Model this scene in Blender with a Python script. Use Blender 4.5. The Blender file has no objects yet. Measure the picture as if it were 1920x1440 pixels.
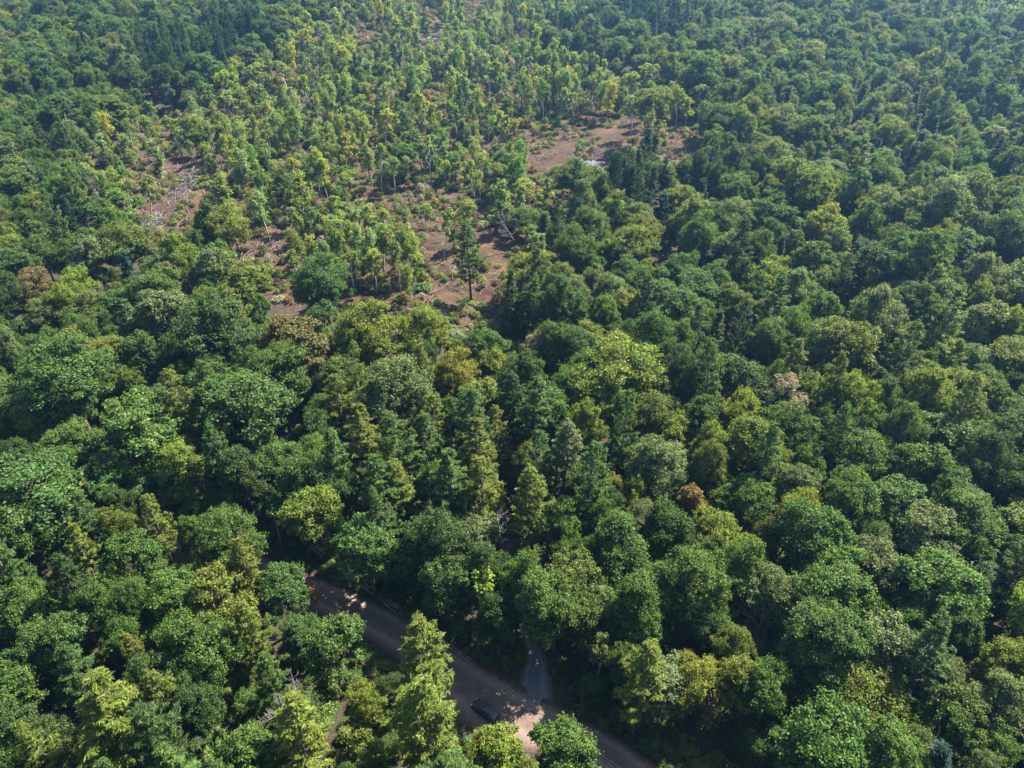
import bpy, math, random
import numpy as np
from mathutils import Vector, Matrix

random.seed(11)
rng = np.random.default_rng(11)
PI = math.pi
S = bpy.context.scene
COL = S.collection

# ------------------------------------------------------------------ camera geometry
CAM_H = 100.0
PITCH = math.radians(38.0)
FPX = 1476.0                      # focal length in pixels of the 1920 px wide photograph
SUN_AZ, SUN_EL = math.radians(50.0), math.radians(49.0)
cD, sD = math.cos(PITCH), math.sin(PITCH)


def sstep(a, b, x):
    t = np.clip((x - a) / (b - a), 0, 1)
    return t * t * (3 - 2 * t)


def hills(x, y):
    x = np.asarray(x, float); y = np.asarray(y, float)
    k = sstep(110, 190, y)
    z = 1.8 * np.sin(x / 37 + 0.7) * np.cos(y / 43) + 1.3 * np.sin(x / 19 - y / 27 + 1.9) + 0.02 * np.abs(x) * k
    return z * k


def unproject(u, v, height=0.0):
    """photo pixel -> the point of the land (plus height) that it shows"""
    xa, ya = (u - 960) / FPX, (720 - v) / FPX
    d = np.array([xa, cD + ya * sD, -sD + ya * cD])
    z = 0.0
    for _ in range(6):
        t = (CAM_H - z - height) / max(-d[2], 0.05)
        p = d * t
        z = float(hills(p[0], p[1]))
    return p[0], p[1], z


def project(x, y, z):
    dz = z - CAM_H
    depth = y * cD - dz * sD
    up = y * sD + dz * cD
    return 960 + FPX * x / depth, 720 - FPX * up / depth, depth


def in_poly(px, py, poly):
    px = np.asarray(px, float); py = np.asarray(py, float)
    inside = np.zeros(px.shape, bool)
    n = len(poly)
    for i in range(n):
        x1, y1 = poly[i]; x2, y2 = poly[(i + 1) % n]
        c = ((y1 > py) != (y2 > py)) & (px < (x2 - x1) * (py - y1) / ((y2 - y1) if y2 != y1 else 1e-9) + x1)
        inside ^= c
    return inside


_tab = np.random.default_rng(5).random((64, 64))


def vnoise(x, y, s):
    x = np.asarray(x, float) / s; y = np.asarray(y, float) / s
    xi = np.floor(x).astype(int); yi = np.floor(y).astype(int)
    fx = x - xi; fy = y - yi
    fx = fx * fx * (3 - 2 * fx); fy = fy * fy * (3 - 2 * fy)
    g = lambda a, b: _tab[a % 64, b % 64]
    return (g(xi, yi) * (1 - fx) + g(xi + 1, yi) * fx) * (1 - fy) + (g(xi, yi + 1) * (1 - fx) + g(xi + 1, yi + 1) * fx) * fy


# ------------------------------------------------------------------ mesh helpers
class MB:
    def __init__(self):
        self.v = []; self.f = []

    def tube(self, pts, rad, n=6, cap=True):
        base = len(self.v)
        pts = [Vector(p) for p in pts]
        for i, p in enumerate(pts):
            d = (pts[min(i + 1, len(pts) - 1)] - pts[max(i - 1, 0)])
            d = d.normalized() if d.length > 1e-6 else Vector((0, 0, 1))
            a = d.cross(Vector((0.31, 0.9, 0.12)))
            if a.length < 0.05:
                a = d.cross(Vector((1, 0, 0)))
            a.normalize(); b = d.cross(a)
            for k in range(n):
                t = 2 * PI * k / n
                self.v.append(p + (a * math.cos(t) + b * math.sin(t)) * rad[i])
        for i in range(len(pts) - 1):
            for k in range(n):
                k2 = (k + 1) % n
                self.f.append((base + i * n + k, base + i * n + k2, base + (i + 1) * n + k2, base + (i + 1) * n + k))
        if cap:
            self.f.append(tuple(base + k for k in range(n))[::-1])
            self.f.append(tuple(base + (len(pts) - 1) * n + k for k in range(n)))

    def box(self, c, s, rot=None):
        b = len(self.v)
        for dx in (-.5, .5):
            for dy in (-.5, .5):
                for dz in (-.5, .5):
                    p = Vector((dx * s[0], dy * s[1], dz * s[2]))
                    if rot is not None:
                        p = rot @ p
                    self.v.append(p + Vector(c))
        for q in ((0, 1, 3, 2), (4, 6, 7, 5), (0, 4, 5, 1), (2, 3, 7, 6), (0, 2, 6, 4), (1, 5, 7, 3)):
            self.f.append(tuple(b + i for i in q))

    def mesh(self, name, mats, smooth=False):
        me = bpy.data.meshes.new(name)
        me.from_pydata([tuple(p) for p in self.v], [], self.f)
        for m in mats if isinstance(mats, (list, tuple)) else [mats]:
            me.materials.append(m)
        if smooth:
            me.polygons.foreach_set('use_smooth', [True] * len(me.polygons))
        me.update()
        return me


def quads_mesh(name, V, mats, extra=None):
    """V: (n,4,3) array of quads; extra: an MB whose faces go first with material index 1"""
    n = len(V)
    nv0 = nf0 = 0
    ev = np.zeros((0, 3)); loops0 = []; sizes0 = []
    if extra is not None:
        ev = np.array([tuple(p) for p in extra.v]); nv0 = len(ev)
        for f in extra.f:
            loops0.extend(f); sizes0.append(len(f))
        nf0 = len(sizes0)
    verts = np.concatenate([ev, V.reshape(-1, 3)]) if nv0 else V.reshape(-1, 3)
    loops = np.concatenate([np.array(loops0, int), np.arange(4 * n) + nv0]).astype(np.int32)
    sizes = np.concatenate([np.array(sizes0, int), np.full(n, 4)]).astype(np.int32)
    starts = np.concatenate([[0], np.cumsum(sizes)[:-1]]).astype(np.int32)
    me = bpy.data.meshes.new(name)
    me.vertices.add(len(verts)); me.vertices.foreach_set('co', verts.astype(np.float32).ravel())
    me.loops.add(len(loops)); me.loops.foreach_set('vertex_index', loops)
    me.polygons.add(len(sizes)); me.polygons.foreach_set('loop_start', starts)
    for m in mats:
        me.materials.append(m)
    if nf0:
        mi = np.zeros(len(sizes), np.int32); mi[:nf0] = 1
        me.polygons.foreach_set('material_index', mi)
    me.update(calc_edges=True)
    me.validate()
    return me


def unit(a):
    return a / np.maximum(np.linalg.norm(a, axis=-1, keepdims=True), 1e-9)


def leaf_quads(P, N, L, W, r, axis=None):
    """diamond leaves (sprigs) at P facing N; axis: preferred long direction"""
    n = len(P)
    N = unit(N)
    A = r.normal(size=(n, 3)) if axis is None else axis + 0.001 * r.normal(size=(n, 3))
    U = unit(A - N * (A * N).sum(1, keepdims=True))
    Wd = np.cross(N, U)
    L = np.broadcast_to(np.asarray(L, float), (n,))[:, None] * 0.5
    W = np.broadcast_to(np.asarray(W, float), (n,))[:, None] * 0.5
    sag = N * (L * 0.25)
    return np.stack([P - U * L - sag, P + Wd * W + U * L * 0.1, P + U * L - sag, P - Wd * W + U * L * 0.1], 1)


def obj(name, me, parent=None, **props):
    o = bpy.data.objects.new(name, me)
    COL.objects.link(o)
    if parent is not None:
        o.parent = parent
    for k, v in props.items():
        o[k] = v
    return o


# ------------------------------------------------------------------ materials
def new_mat(name):
    m = bpy.data.materials.new(name); m.use_nodes = True
    nt = m.node_tree; nt.nodes.clear()
    out = nt.nodes.new('ShaderNodeOutputMaterial')
    return m, nt, out


def N_(nt, t, **kw):
    n = nt.nodes.new(t)
    for k, v in kw.items():
        setattr(n, k, v)
    return n


def leaf_mat(name, sat=1.0, transl=0.5, rough=0.55, spec=0.1, vary=0.68, val=1.0):
    m, nt, out = new_mat(name)
    L = nt.links.new
    at = N_(nt, 'ShaderNodeAttribute', attribute_type='INSTANCER', attribute_name='tint')
    geo = N_(nt, 'ShaderNodeNewGeometry')
    tc = N_(nt, 'ShaderNodeTexCoord')
    noi = N_(nt, 'ShaderNodeTexNoise'); noi.inputs['Scale'].default_value = 0.55; noi.inputs['Detail'].default_value = 2
    L(tc.outputs['Object'], noi.inputs['Vector'])
    # value variation leaf by leaf, hue variation sprig by sprig and bough by bough
    mr = N_(nt, 'ShaderNodeMapRange'); L(geo.outputs['Random Per Island'], mr.inputs[0])
    mr.inputs[3].default_value = (1 - vary) * val; mr.inputs[4].default_value = (1 + vary) * val
    mr2 = N_(nt, 'ShaderNodeMapRange'); L(noi.outputs['Fac'], mr2.inputs[0])
    mr2.inputs[1].default_value = .3; mr2.inputs[2].default_value = .7
    mr2.inputs[3].default_value = 0.482; mr2.inputs[4].default_value = 0.518
    hsv = N_(nt, 'ShaderNodeHueSaturation'); hsv.inputs['Saturation'].default_value = sat
    L(at.outputs['Color'], hsv.inputs['Color']); L(mr2.outputs[0], hsv.inputs['Hue']); noi2 = N_(nt, 'ShaderNodeTexNoise'); noi2.inputs['Scale'].default_value = 1.3; noi2.inputs['Detail'].default_value = 3
    L(tc.outputs['Object'], noi2.inputs['Vector'])
    mr3 = N_(nt, 'ShaderNodeMapRange'); L(noi2.outputs['Fac'], mr3.inputs[0]); mr3.inputs[1].default_value = .3; mr3.inputs[2].default_value = .7
    mr3.inputs[3].default_value = .72; mr3.inputs[4].default_value = 1.3
    mu = N_(nt, 'ShaderNodeMath', operation='MULTIPLY'); L(mr.outputs[0], mu.inputs[0]); L(mr3.outputs[0], mu.inputs[1]); L(mu.outputs[0], hsv.inputs['Value'])
    pb = N_(nt, 'ShaderNodeBsdfPrincipled')
    pb.inputs['Roughness'].default_value = rough; pb.inputs['Specular IOR Level'].default_value = spec
    L(hsv.outputs[0], pb.inputs['Base Color'])
    tr = N_(nt, 'ShaderNodeBsdfTranslucent')
    warm = N_(nt, 'ShaderNodeMix', data_type='RGBA', blend_type='MULTIPLY'); warm.inputs[0].default_value = 1
    L(hsv.outputs[0], warm.inputs[6]); warm.inputs[7].default_value = (1.5, 1.45, 0.6, 1)
    L(warm.outputs[2], tr.inputs['Color'])
    mx = N_(nt, 'ShaderNodeMixShader'); mx.inputs[0].default_value = transl
    L(pb.outputs[0], mx.inputs[1]); L(tr.outputs[0], mx.inputs[2]); L(mx.outputs[0], out.inputs['Surface'])
    return m


def ramp_mat(name, stops, scale, detail=6, rough=0.9, bump=0.0, coords='Object', stretch=None, spec=0.2):
    m, nt, out = new_mat(name)
    L = nt.links.new
    tc = N_(nt, 'ShaderNodeTexCoord')
    src = tc.outputs[coords]
    if stretch:
        mp = N_(nt, 'ShaderNodeMapping'); mp.inputs['Scale'].default_value = stretch
        L(src, mp.inputs['Vector']); src = mp.outputs[0]
    noi = N_(nt, 'ShaderNodeTexNoise'); noi.inputs['Scale'].default_value = scale; noi.inputs['Detail'].default_value = detail
    noi.inputs['Roughness'].default_value = 0.65
    L(src, noi.inputs['Vector'])
    cr = N_(nt, 'ShaderNodeValToRGB')
    els = cr.color_ramp.elements
    while len(els) < len(stops):
        els.new(0.5)
    for e, (p, c) in zip(els, stops):
        e.position = p; e.color = (*c, 1)
    L(noi.outputs['Fac'], cr.inputs[0])
    pb = N_(nt, 'ShaderNodeBsdfPrincipled'); pb.inputs['Roughness'].default_value = rough
    pb.inputs['Specular IOR Level'].default_value = spec
    L(cr.outputs[0], pb.inputs['Base Color'])
    if bump:
        b = N_(nt, 'ShaderNodeBump'); b.inputs['Strength'].default_value = bump; b.inputs['Distance'].default_value = 0.2
        L(noi.outputs['Fac'], b.inputs['Height']); L(b.outputs[0], pb.inputs['Normal'])
    L(pb.outputs[0], out.inputs['Surface'])
    return m


M_leaf = leaf_mat('broadleaf_foliage')
M_young = leaf_mat('young_foliage', transl=.58, vary=.5)
M_needle = leaf_mat('needle_foliage', transl=0.42, vary=0.5, val=.86)
M_scrub = leaf_mat('scrub_foliage', transl=0.35)
M_bark = ramp_mat('grey_brown_bark', [(.3, (.05, .038, .03)), (.7, (.16, .13, .105))], 3, stretch=(3, 3, .5))
M_pale_bark = ramp_mat('pale_bark', [(.3, (.14, .12, .1)), (.62, (.36, .33, .29))], 2.5, stretch=(2, 2, .6))
M_dead = ramp_mat('weathered_deadwood', [(.3, (.085, .075, .072)), (.7, (.2, .18, .175))], 3, stretch=(2, 2, .5))
M_slash = ramp_mat('cut_slash_wood', [(.3, (.06, .042, .036)), (.5, (.12, .085, .072)), (.72, (.24, .19, .175))], .35)


# ------------------------------------------------------------------ tree shapes
def limb(mb, a, b, r0, r1, r, sag=0.12, n=6):
    a, b = np.array(a, float), np.array(b, float)
    L = np.linalg.norm(b - a)
    m1 = a + (b - a) * .35 + np.array([*(r.normal(size=2) * L * .04), L * sag])
    m2 = a + (b - a) * .7 + np.array([*(r.normal(size=2) * L * .04), L * sag * .8])
    mb.tube([a, m1, m2, b], [r0, r0 * .75 + r1 * .25, r0 * .4 + r1 * .6, r1], n)


def broadleaf_shape(seed, H, R, base, nl=15, clumps=22, per=74, leaf=.31, flat=1.0, spread=1.0, pale=False):
    r = np.random.default_rng(seed)
    mb = MB()
    lean = r.normal(size=2) * .55
    trunk = [(0, 0, -.4), (lean[0] * .3, lean[1] * .3, H * .25), (lean[0], lean[1], H * .5), (lean[0] * 1.5, lean[1] * 1.5, H * .8)]
    r0 = .012 * H + .05
    mb.tube(trunk, [r0 * 1.25, r0, r0 * .7, r0 * .22], 8)
    zc = H * (base + 1) / 2; hz = H * (1 - base) / 2
    lobes = []
    tries = 0
    while len(lobes) < nl and tries < 4000:
        tries += 1
        d = r.normal(size=3); d /= np.linalg.norm(d)
        if d[2] < -.75:
            continue
        q = r.uniform(.45, .74) * (1 + .14 * r.normal())
        c = np.array([d[0] * R * q, d[1] * R * q, d[2] * hz * q * flat])
        lr = R * r.uniform(.27, .45) * (1.0 if d[2] > -.2 else .8)
        if all(np.linalg.norm((c - k[0]) / np.array([1, 1, .8])) > .42 * (lr + k[1]) for k in lobes):
            lobes.append((c, lr))
    lobes.append((np.array([0, 0, hz * .5]), R * .45))
    Ps, Ns, Ls = [], [], []
    ctr = np.array([lean[0], lean[1], zc])
    for c, lr in lobes:
        w = c + ctr
        s = np.array([lean[0] * .8, lean[1] * .8, max(H * .16, min(H * .74, w[2] - r.uniform(.1, .3) * H))])
        limb(mb, s, w, .0045 * H + .02, .025, r, .05)
        for _ in range(clumps):
            d = r.normal(size=3); d[2] += .35; d += unit(c * np.array([1, 1, .6])) * .6
            d = unit(d)
            cc = w + d * lr * r.uniform(.6, 1.22) * np.array([1, 1, .82])
            k = int(per * r.uniform(.55, 1.35) * spread)
            sig = lr * r.uniform(.11, .2)
            off = r.normal(size=(k, 3)) * sig * np.array([1, 1, .7])
            p = cc + off
            nn = unit(off) * .5 + d * .35 + np.array([0, 0, .55]) + r.normal(size=(k, 3)) * .6
            Ps.append(p); Ns.append(nn); Ls.append(leaf * r.uniform(.6, 1.25, k))
            if r.random() < .3:
                mb.tube([w, (w + cc) / 2 + r.normal(size=3) * .1, cc], [.03, .022, .012], 4, False)
    P = np.concatenate(Ps); Nn = np.concatenate(Ns); Ls = np.concatenate(Ls)
    return mb, leaf_quads(P, Nn, Ls, Ls * .68, r)


def pine_shape(seed, H, R, base, per=26, whorl=.95, dark=False, droop=0.0, point=.75, thick=1.0):
    r = np.random.default_rng(seed)
    mb = MB()
    lean = r.normal(size=2) * .15
    r0 = .011 * H + .04
    mb.tube([(0, 0, -.4), (lean[0], lean[1], H * .5), (lean[0] * 1.4, lean[1] * 1.4, H * .97)], [r0 * 1.2, r0 * .7, .03], 8)
    Ps, Ns, As, Ls, Ws = [], [], [], [], []
    z = base * H
    while z < H * .985:
        t = (z / H - base) / (1 - base)
        prof = (1 - t) ** point * (0.55 + .45 * min(1, t * 5)) if not dark else (1 - t) ** .95
        nb = r.integers(4, 7) if t < .9 else 4
        a0 = r.uniform(0, 2 * PI)
        for b in range(nb):
            if r.random() < .1 and t < .85:
                continue
            a = a0 + 2 * PI * b / nb + r.normal() * .22
            Lb = max(.35, R * prof * r.uniform(.62, 1.18))
            d = np.array([math.cos(a), math.sin(a), 0])
            s = np.array([lean[0] * z / H, lean[1] * z / H, z + r.normal() * .2])
            rise = (.28 - droop + .5 * t) * Lb
            mid = s + d * Lb * .55 + np.array([0, 0, rise * .35])
            tip = s + d * Lb + np.array([0, 0, rise])
            mb.tube([s, mid, tip], [.012 * Lb + .02, .008 * Lb + .012, .008], 4, False)
            # plumes: side twigs fanned out of the branch, each carrying needle tufts
            nt_ = max(3, int(Lb * 3.4))
            side = np.array([-d[1], d[0], 0])
            for q in range(nt_):
                f = r.uniform(.25, 1.0)
                p0 = (s + (mid - s) * f / .55) if f < .55 else (mid + (tip - mid) * (f - .55) / .45)
                sl = Lb * .42 * (1.12 - f) + .3
                sg = r.choice([-1, 1])
                td = unit(d * r.uniform(.5, 1.0) + side * sg * r.uniform(.2, 1.0) + np.array([0, 0, r.uniform(.05, .5) - droop]))
                k = int(per * r.uniform(.6, 1.3) * thick * min(1.2, .5 + sl * .5))
                u = r.uniform(.1, 1.0, k)
                p = p0 + td * (sl * u)[:, None] + r.normal(size=(k, 3)) * np.array([.13, .13, .09])
                ax = td + r.normal(size=(k, 3)) * .36 + np.array([0, 0, .25])
                Ps.append(p); As.append(ax)
                Ns.append(np.array([0, 0, 1.0]) + d * .25 + r.normal(size=(k, 3)) * .45)
                Ls.append(r.uniform(.42, .8, k)); Ws.append(r.uniform(.09, .16, k))
        z += whorl * r.uniform(.7, 1.25) * (1 - .35 * t)
    P = np.concatenate(Ps)
    return mb, leaf_quads(P, np.concatenate(Ns), np.concatenate(Ls), np.concatenate(Ws), r, np.concatenate(As))


def slender_shape(seed, H, R, base, nl=12, per=30, leaf=.36):
    r = np.random.default_rng(seed)
    mb = MB()
    lean = r.normal(size=2) * .55
    r0 = .008 * H + .03
    mb.tube([(0, 0, -.3), (lean[0] * .3, lean[1] * .3, H * .35), (lean[0] * .7, lean[1] * .7, H * .7), (lean[0], lean[1], H * .97)], [r0 * 1.2, r0, r0 * .65, .02], 6)
    Ps, Ns, Ls = [], [], []
    for i in range(nl):
        t = (i + r.uniform(.1, .9)) / nl
        z = H * (base + (1 - base) * t)
        rad = R * math.sin(PI * min(1, .16 + .8 * t)) ** .8
        a = r.uniform(0, 2 * PI)
        w = np.array([lean[0] * z / H + math.cos(a) * rad * r.uniform(.25, .7), lean[1] * z / H + math.sin(a) * rad * r.uniform(.25, .7), z])
        lr = R * r.uniform(.36, .58)
        limb(mb, (lean[0] * z / H * .9, lean[1] * z / H * .9, z - rad * .7 - .2), w, .035, .012, r, .05, 4)
        for _ in range(11):
            d = unit(r.normal(size=3) + np.array([0, 0, .4]))
            cc = w + d * lr * r.uniform(.3, 1.05) * np.array([1, 1, 1.1])
            k = int(per * r.uniform(.5, 1.3))
            off = r.normal(size=(k, 3)) * lr * .2
            Ps.append(cc + off)
            Ns.append(unit(off) * .5 + d * .3 + np.array([0, 0, .6]) + r.normal(size=(k, 3)) * .5)
            Ls.append(leaf * r.uniform(.6, 1.25, k))
    P = np.concatenate(Ps); Ls = np.concatenate(Ls)
    return mb, leaf_quads(P, np.concatenate(Ns), Ls, Ls * .66, r)


def dead_shape(seed, H, spread=.5):
    r = np.random.default_rng(seed)
    tr = MB(); br = MB()
    tr.tube([(0, 0, -.3), (.1, .05, H * .4), (.0, .2, H * .75), (.15, .1, H)], [.17, .13, .08, .02], 7)

    def grow(p, d, L, rad, depth):
        q = p + d * L * .5 + r.normal(size=3) * L * .06
        e = q + unit(d + r.normal(size=3) * .2 + np.array([0, 0, .15])) * L * .5
        br.tube([p, q, e], [rad, rad * .7, rad * .4], 4, False)
        if depth > 0:
            for _ in range(3):
                grow(p + (e - p) * r.uniform(.35, 1), unit(d + r.normal(size=3) * .55 + np.array([0, 0, .2])), L * r.uniform(.4, .65), max(rad * .5, .014), depth - 1)
    for i in range(15):
        z = H * r.uniform(.3, .97)
        a = r.uniform(0, 2 * PI)
        grow(np.array([.05, .1, z]), unit(np.array([math.cos(a), math.sin(a), r.uniform(.2, .9)])), H * spread * r.uniform(.3, .6) * (1.15 - z / H * .6), .05, 3)
    return tr, br


def shrub_shape(seed, H, R, n=26, per=34, leaf=.3):
    r = np.random.default_rng(seed)
    mb = MB(); Ps, Ns, Ls = [], [], []
    for i in range(n):
        a = r.uniform(0, 2 * PI); q = R * math.sqrt(r.random()) * .85
        c = np.array([math.cos(a) * q, math.sin(a) * q, H * (1 - .6 * (q / R) ** 2) * r.uniform(.45, .95)])
        mb.tube([(c[0] * .15, c[1] * .15, -.1), c * np.array([.6, .6, .6]), c], [.03, .02, .008], 4, False)
        k = int(per * r.uniform(.6, 1.3))
        off = r.normal(size=(k, 3)) * R * .17
        Ps.append(c + off); Ns.append(unit(off) * .5 + np.array([0, 0, .7]) + r.normal(size=(k, 3)) * .5)
        Ls.append(leaf * r.uniform(.6, 1.3, k))
    P = np.concatenate(Ps); P[:, 2] = np.maximum(P[:, 2], .05); Ls = np.concatenate(Ls)
    return mb, leaf_quads(P, np.concatenate(Ns), Ls, Ls * .6, r)


# every shape: (kind, trunk mesh, crown mesh, joined mesh for the far wood, height, crown radius, crown centre height share)
SHAPES = {}


def register(kind, mb, Q, H, R, zc, leaf_m, bark_m, joined=True):
    tm = mb.mesh(kind + '_trunk', bark_m, True)
    cm = quads_mesh(kind + '_crown', Q, [leaf_m])
    jm = quads_mesh(kind + '_whole', Q, [leaf_m, bark_m], mb) if joined else None
    SHAPES.setdefault(kind, []).append(dict(trunk=tm, crown=cm, whole=jm, H=H, R=R, zc=zc))


for i, (H, R, b, nl, fl) in enumerate([(17, 5.2, .30, 22, 1.0), (18, 4.6, .28, 18, 1.0), (16, 5.6, .33, 25, .9), (18.5, 5.0, .30, 19, 1.1), (15.5, 4.2, .27, 17, 1.0), (17, 5.4, .34, 27, .85), (16.5, 4.4, .25, 13, 1.1), (18, 5.6, .32, 30, .95), (15, 4.8, .3, 16, .9)]):
    register('broadleaf_tree', *broadleaf_shape(100 + i, H, R, b, nl, flat=fl), H, R, (b + 1) / 2, M_leaf, M_bark)
for i, (H, R, b) in enumerate([(17, 4.8, .08), (16, 5.2, .06), (18, 4.6, .1)]):     # trees with boughs to the ground along the road
    register('edge_tree', *broadleaf_shape(200 + i, H, R, b, 22), H, R, .55, M_leaf, M_bark)
for i, (H, R, b, pt) in enumerate([(20, 4.3, .28, .75), (21, 4.0, .3, .65), (19, 4.7, .25, .7), (22, 3.8, .35, .85)]):
    register('pine_tree', *pine_shape(300 + i, H, R, b, point=pt), H, R, .68, M_needle, M_bark)
for i, (H, R) in enumerate([(16, 2.7), (15, 3.0), (18, 2.5)]):
    register('spruce_tree', *pine_shape(400 + i, H, R, .12, per=22, whorl=.7, dark=True, droop=.3, thick=.9), H, R, .5, M_needle, M_bark)
for i, (H, R, b, nl) in enumerate([(13, 2.2, .38, 11), (14, 1.9, .45, 10), (11, 2.1, .3, 11), (15, 2.4, .5, 10), (9, 1.7, .22, 10), (12.5, 2.6, .45, 12)]):
    register('slender_tree', *slender_shape(500 + i, H, R * 1.2, b, nl), H, R * 1.2, (b + 1) / 2, M_young, M_pale_bark)
for i, (H, R, b, nl) in enumerate([(12, 2.7, .34, 9), (13, 3.0, .38, 10), (10, 2.5, .26, 8), (14, 2.8, .42, 10), (8, 2.3, .2, 8)]):
    register('slender_tree', *broadleaf_shape(550 + i, H, R, b, nl, clumps=15, per=38, leaf=.3, flat=1.05), H, R, (b + 1) / 2, M_young, M_pale_bark)
for i, (H, R) in enumerate([(3.0, 1.7), (2.2, 1.5), (4.2, 1.6)]):
    register('shrub', *shrub_shape(600 + i, H, R), H, R, .55, M_scrub, M_bark)
DEAD = []
for i, H in enumerate([11, 13, 8]):
    t, b = dead_shape(731 + i, H)
    DEAD.append((t.mesh('dead_trunk', M_dead, True), b.mesh('dead_branches', M_dead, True), H))

# ------------------------------------------------------------------ regions of the place, outlined on the photograph's pixels (ground level)
CLEAR = [(190, 450), (170, 330), (280, 215), (420, 205), (470, 160), (560, 90), (640, 45), (700, -60), (1120, -60), (1130, 60), (1000, 105), (1290, 205), (1350, 250),
         (1290, 325), (1140, 345), (1040, 400), (1020, 500), (965, 640), (860, 640), (760, 610), (640, 600), (500, 560), (455, 480), (330, 465)]
FAR_CLEAR = [(1230, -60), (1480, -60), (1440, 55), (1290, 55)]
FAR_CLEAR2 = [(1560, -60), (2000, -60), (2000, 105), (1840, 90), (1700, 55)]
OPEN = [[(400, 440), (480, 420), (520, 470), (640, 540), (700, 600), (640, 600), (500, 560), (420, 480)], [(225, 310), (330, 250), (400, 330), (380, 420), (330, 460), (240, 440)],
        [(670, 400), (760, 360), (870, 390), (960, 430), (975, 620), (850, 640), (780, 600), (800, 540), (790, 450), (690, 440)],
        [(930, 260), (1000, 225), (1190, 215), (1310, 230), (1310, 300), (1150, 330), (1010, 320)],
        [(455, 500), (480, 420), (520, 430), (640, 520), (640, 590), (520, 575)],
        [(670, 330), (710, 250), (730, 300), (700, 420)],
        [(380, 250), (410, 215), (420, 270), (390, 300)],
        [(560, 110), (640, 70), (690, 60), (640, 110)],
        [(760, 90), (850, 75), (860, 95), (770, 105)],
        [(1330, 60), (1440, 40), (1450, 60), (1340, 75)], [(1700, 30), (1950, 40), (1950, 95), (1830, 85)], [(1560, -20), (1700, -20), (1690, 20), (1580, 20)], [(860, -20), (960, -20), (940, 30), (870, 30)], [(1250, -20), (1470, -20), (1440, 40), (1300, 40)]]
DARK_STAND = [[(1130, 360), (1340, 320), (1350, 450), (1250, 500), (1140, 450)], [(250, 130), (420, 90), (500, 90), (440, 170), (300, 215)], [(800, 40), (1120, 30), (1300, 60), (1280, 130), (900, 100)]]
PINES = [(600, 900), (700, 780), (960, 780), (1060, 900), (1040, 1010), (860, 1080), (640, 1060)]
FRONT_LEFT = [(-300, 1030), (300, 1030), (560, 1130), (880, 1330), (1200, 1500), (1200, 2200), (-900, 2200)]
SPRUCES = [(1480, 230), (2000, 180), (2000, 400), (1560, 370)]

# road: its far edge and near edge, followed on the photograph
FAR_EDGE = [(-260, 770), (60, 845), (240, 915), (340, 965), (490, 1040), (640, 1098), (767, 1160), (857, 1217), (940, 1262), (1083, 1343), (1160, 1383), (1233, 1437), (1420, 1560), (1650, 1730)]
TRACK = [(998, 1322), (1002, 1285), (1004, 1230), (990, 1165), (968, 1100), (948, 1040)]
far_edge = [np.array(unproject(*p)[:2]) for p in FAR_EDGE]
track_pts = [np.array(unproject(*p)[:2]) for p in TRACK]


def smooth_line(P, n=8):
    P = [2 * P[0] - P[1], *P, 2 * P[-1] - P[-2]]
    out = []
    for i in range(1, len(P) - 2):
        for k in range(n):
            t = k / n
            a, b, c, d = P[i - 1], P[i], P[i + 1], P[i + 2]
            out.append(.5 * ((2 * b) + (c - a) * t + (2 * a - 5 * b + 4 * c - d) * t * t + (3 * b - a - 3 * c + d) * t ** 3))
    out.append(P[-2])
    return np.array(out)


fe = smooth_line(far_edge)
tr_line = smooth_line(track_pts)
tang = unit(np.gradient(fe, axis=0))
nearward = np.stack([tang[:, 1], -tang[:, 0]], 1)
nearward *= np.sign(-nearward[:, 1:2])
car_xy = np.array(unproject(917, 1327, .8)[:2])
dj = np.linalg.norm(fe - (car_xy + np.array([1.5, 4])), axis=1)
ROAD_W = 6.0 + 3.4 * np.exp(-(dj / 9.0) ** 2)
ROAD_MID = fe + nearward * (ROAD_W / 2)[:, None]


def dist_line(p, line):
    return float(np.min(np.linalg.norm(line - p, axis=1)))


# ------------------------------------------------------------------ palette (real leaf albedos)
PAL = {
    'dark green': (.042, .072, .019), 'mid green': (.063, .107, .023), 'blue green': (.058, .103, .027), 'grey green': (.094, .122, .046),
    'yellow green': (.104, .134, .024), 'olive': (.086, .112, .027), 'rusty brown': (.105, .092, .034), 'pale beige': (.17, .165, .095),
    'golden yellow': (.145, .148, .025), 'bright lime': (.118, .148, .024), 'orange tan': (.17, .125, .048), 'deep blue green': (.020, .050, .032)}


def jitter(c, r=.10):
    k = 1 + rng.normal() * r * .7
    return tuple(float(max(.008, v * k * (1 + rng.normal() * r * .35))) for v in c)


class Tree:
    __slots__ = ('kind', 'x', 'y', 'z', 'H', 'R', 'col', 'tint', 'var', 'hand', 'label', 'rz', 'px', 'u', 'v')

    def __init__(s, kind, x, y, H, R, col, hand=False, label=None, var=None):
        s.kind, s.x, s.y, s.H, s.R, s.col, s.hand, s.label = kind, x, y, H, R, col, hand, label
        s.z = float(hills(x, y))
        s.tint = jitter([c * (1.5 if kind == 'slender_tree' else 1) for c in PAL[col]])
        s.var = int(rng.integers(len(SHAPES[kind]))) if var is None else var
        s.rz = rng.uniform(0, 2 * PI)
        u, v, d = project(x, y, s.z + H * .7)
        s.u, s.v, s.px = u, v, FPX * R * 2 / d if d > 1 else 0


TREES = []
CELL = 7.0
GRID = {}


def put(t):
    TREES.append(t)
    GRID.setdefault((int(t.x // CELL), int(t.y // CELL)), []).append(t)


def clear_of(x, y, R, k, H=None):
    gx, gy = int(x // CELL), int(y // CELL)
    for i in range(gx - 2, gx + 3):
        for j in range(gy - 2, gy + 3):
            for t in GRID.get((i, j), ()):
                if (t.x - x) ** 2 + (t.y - y) ** 2 < (k * (t.R + R)) ** 2:
                    return False
    return True


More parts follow.
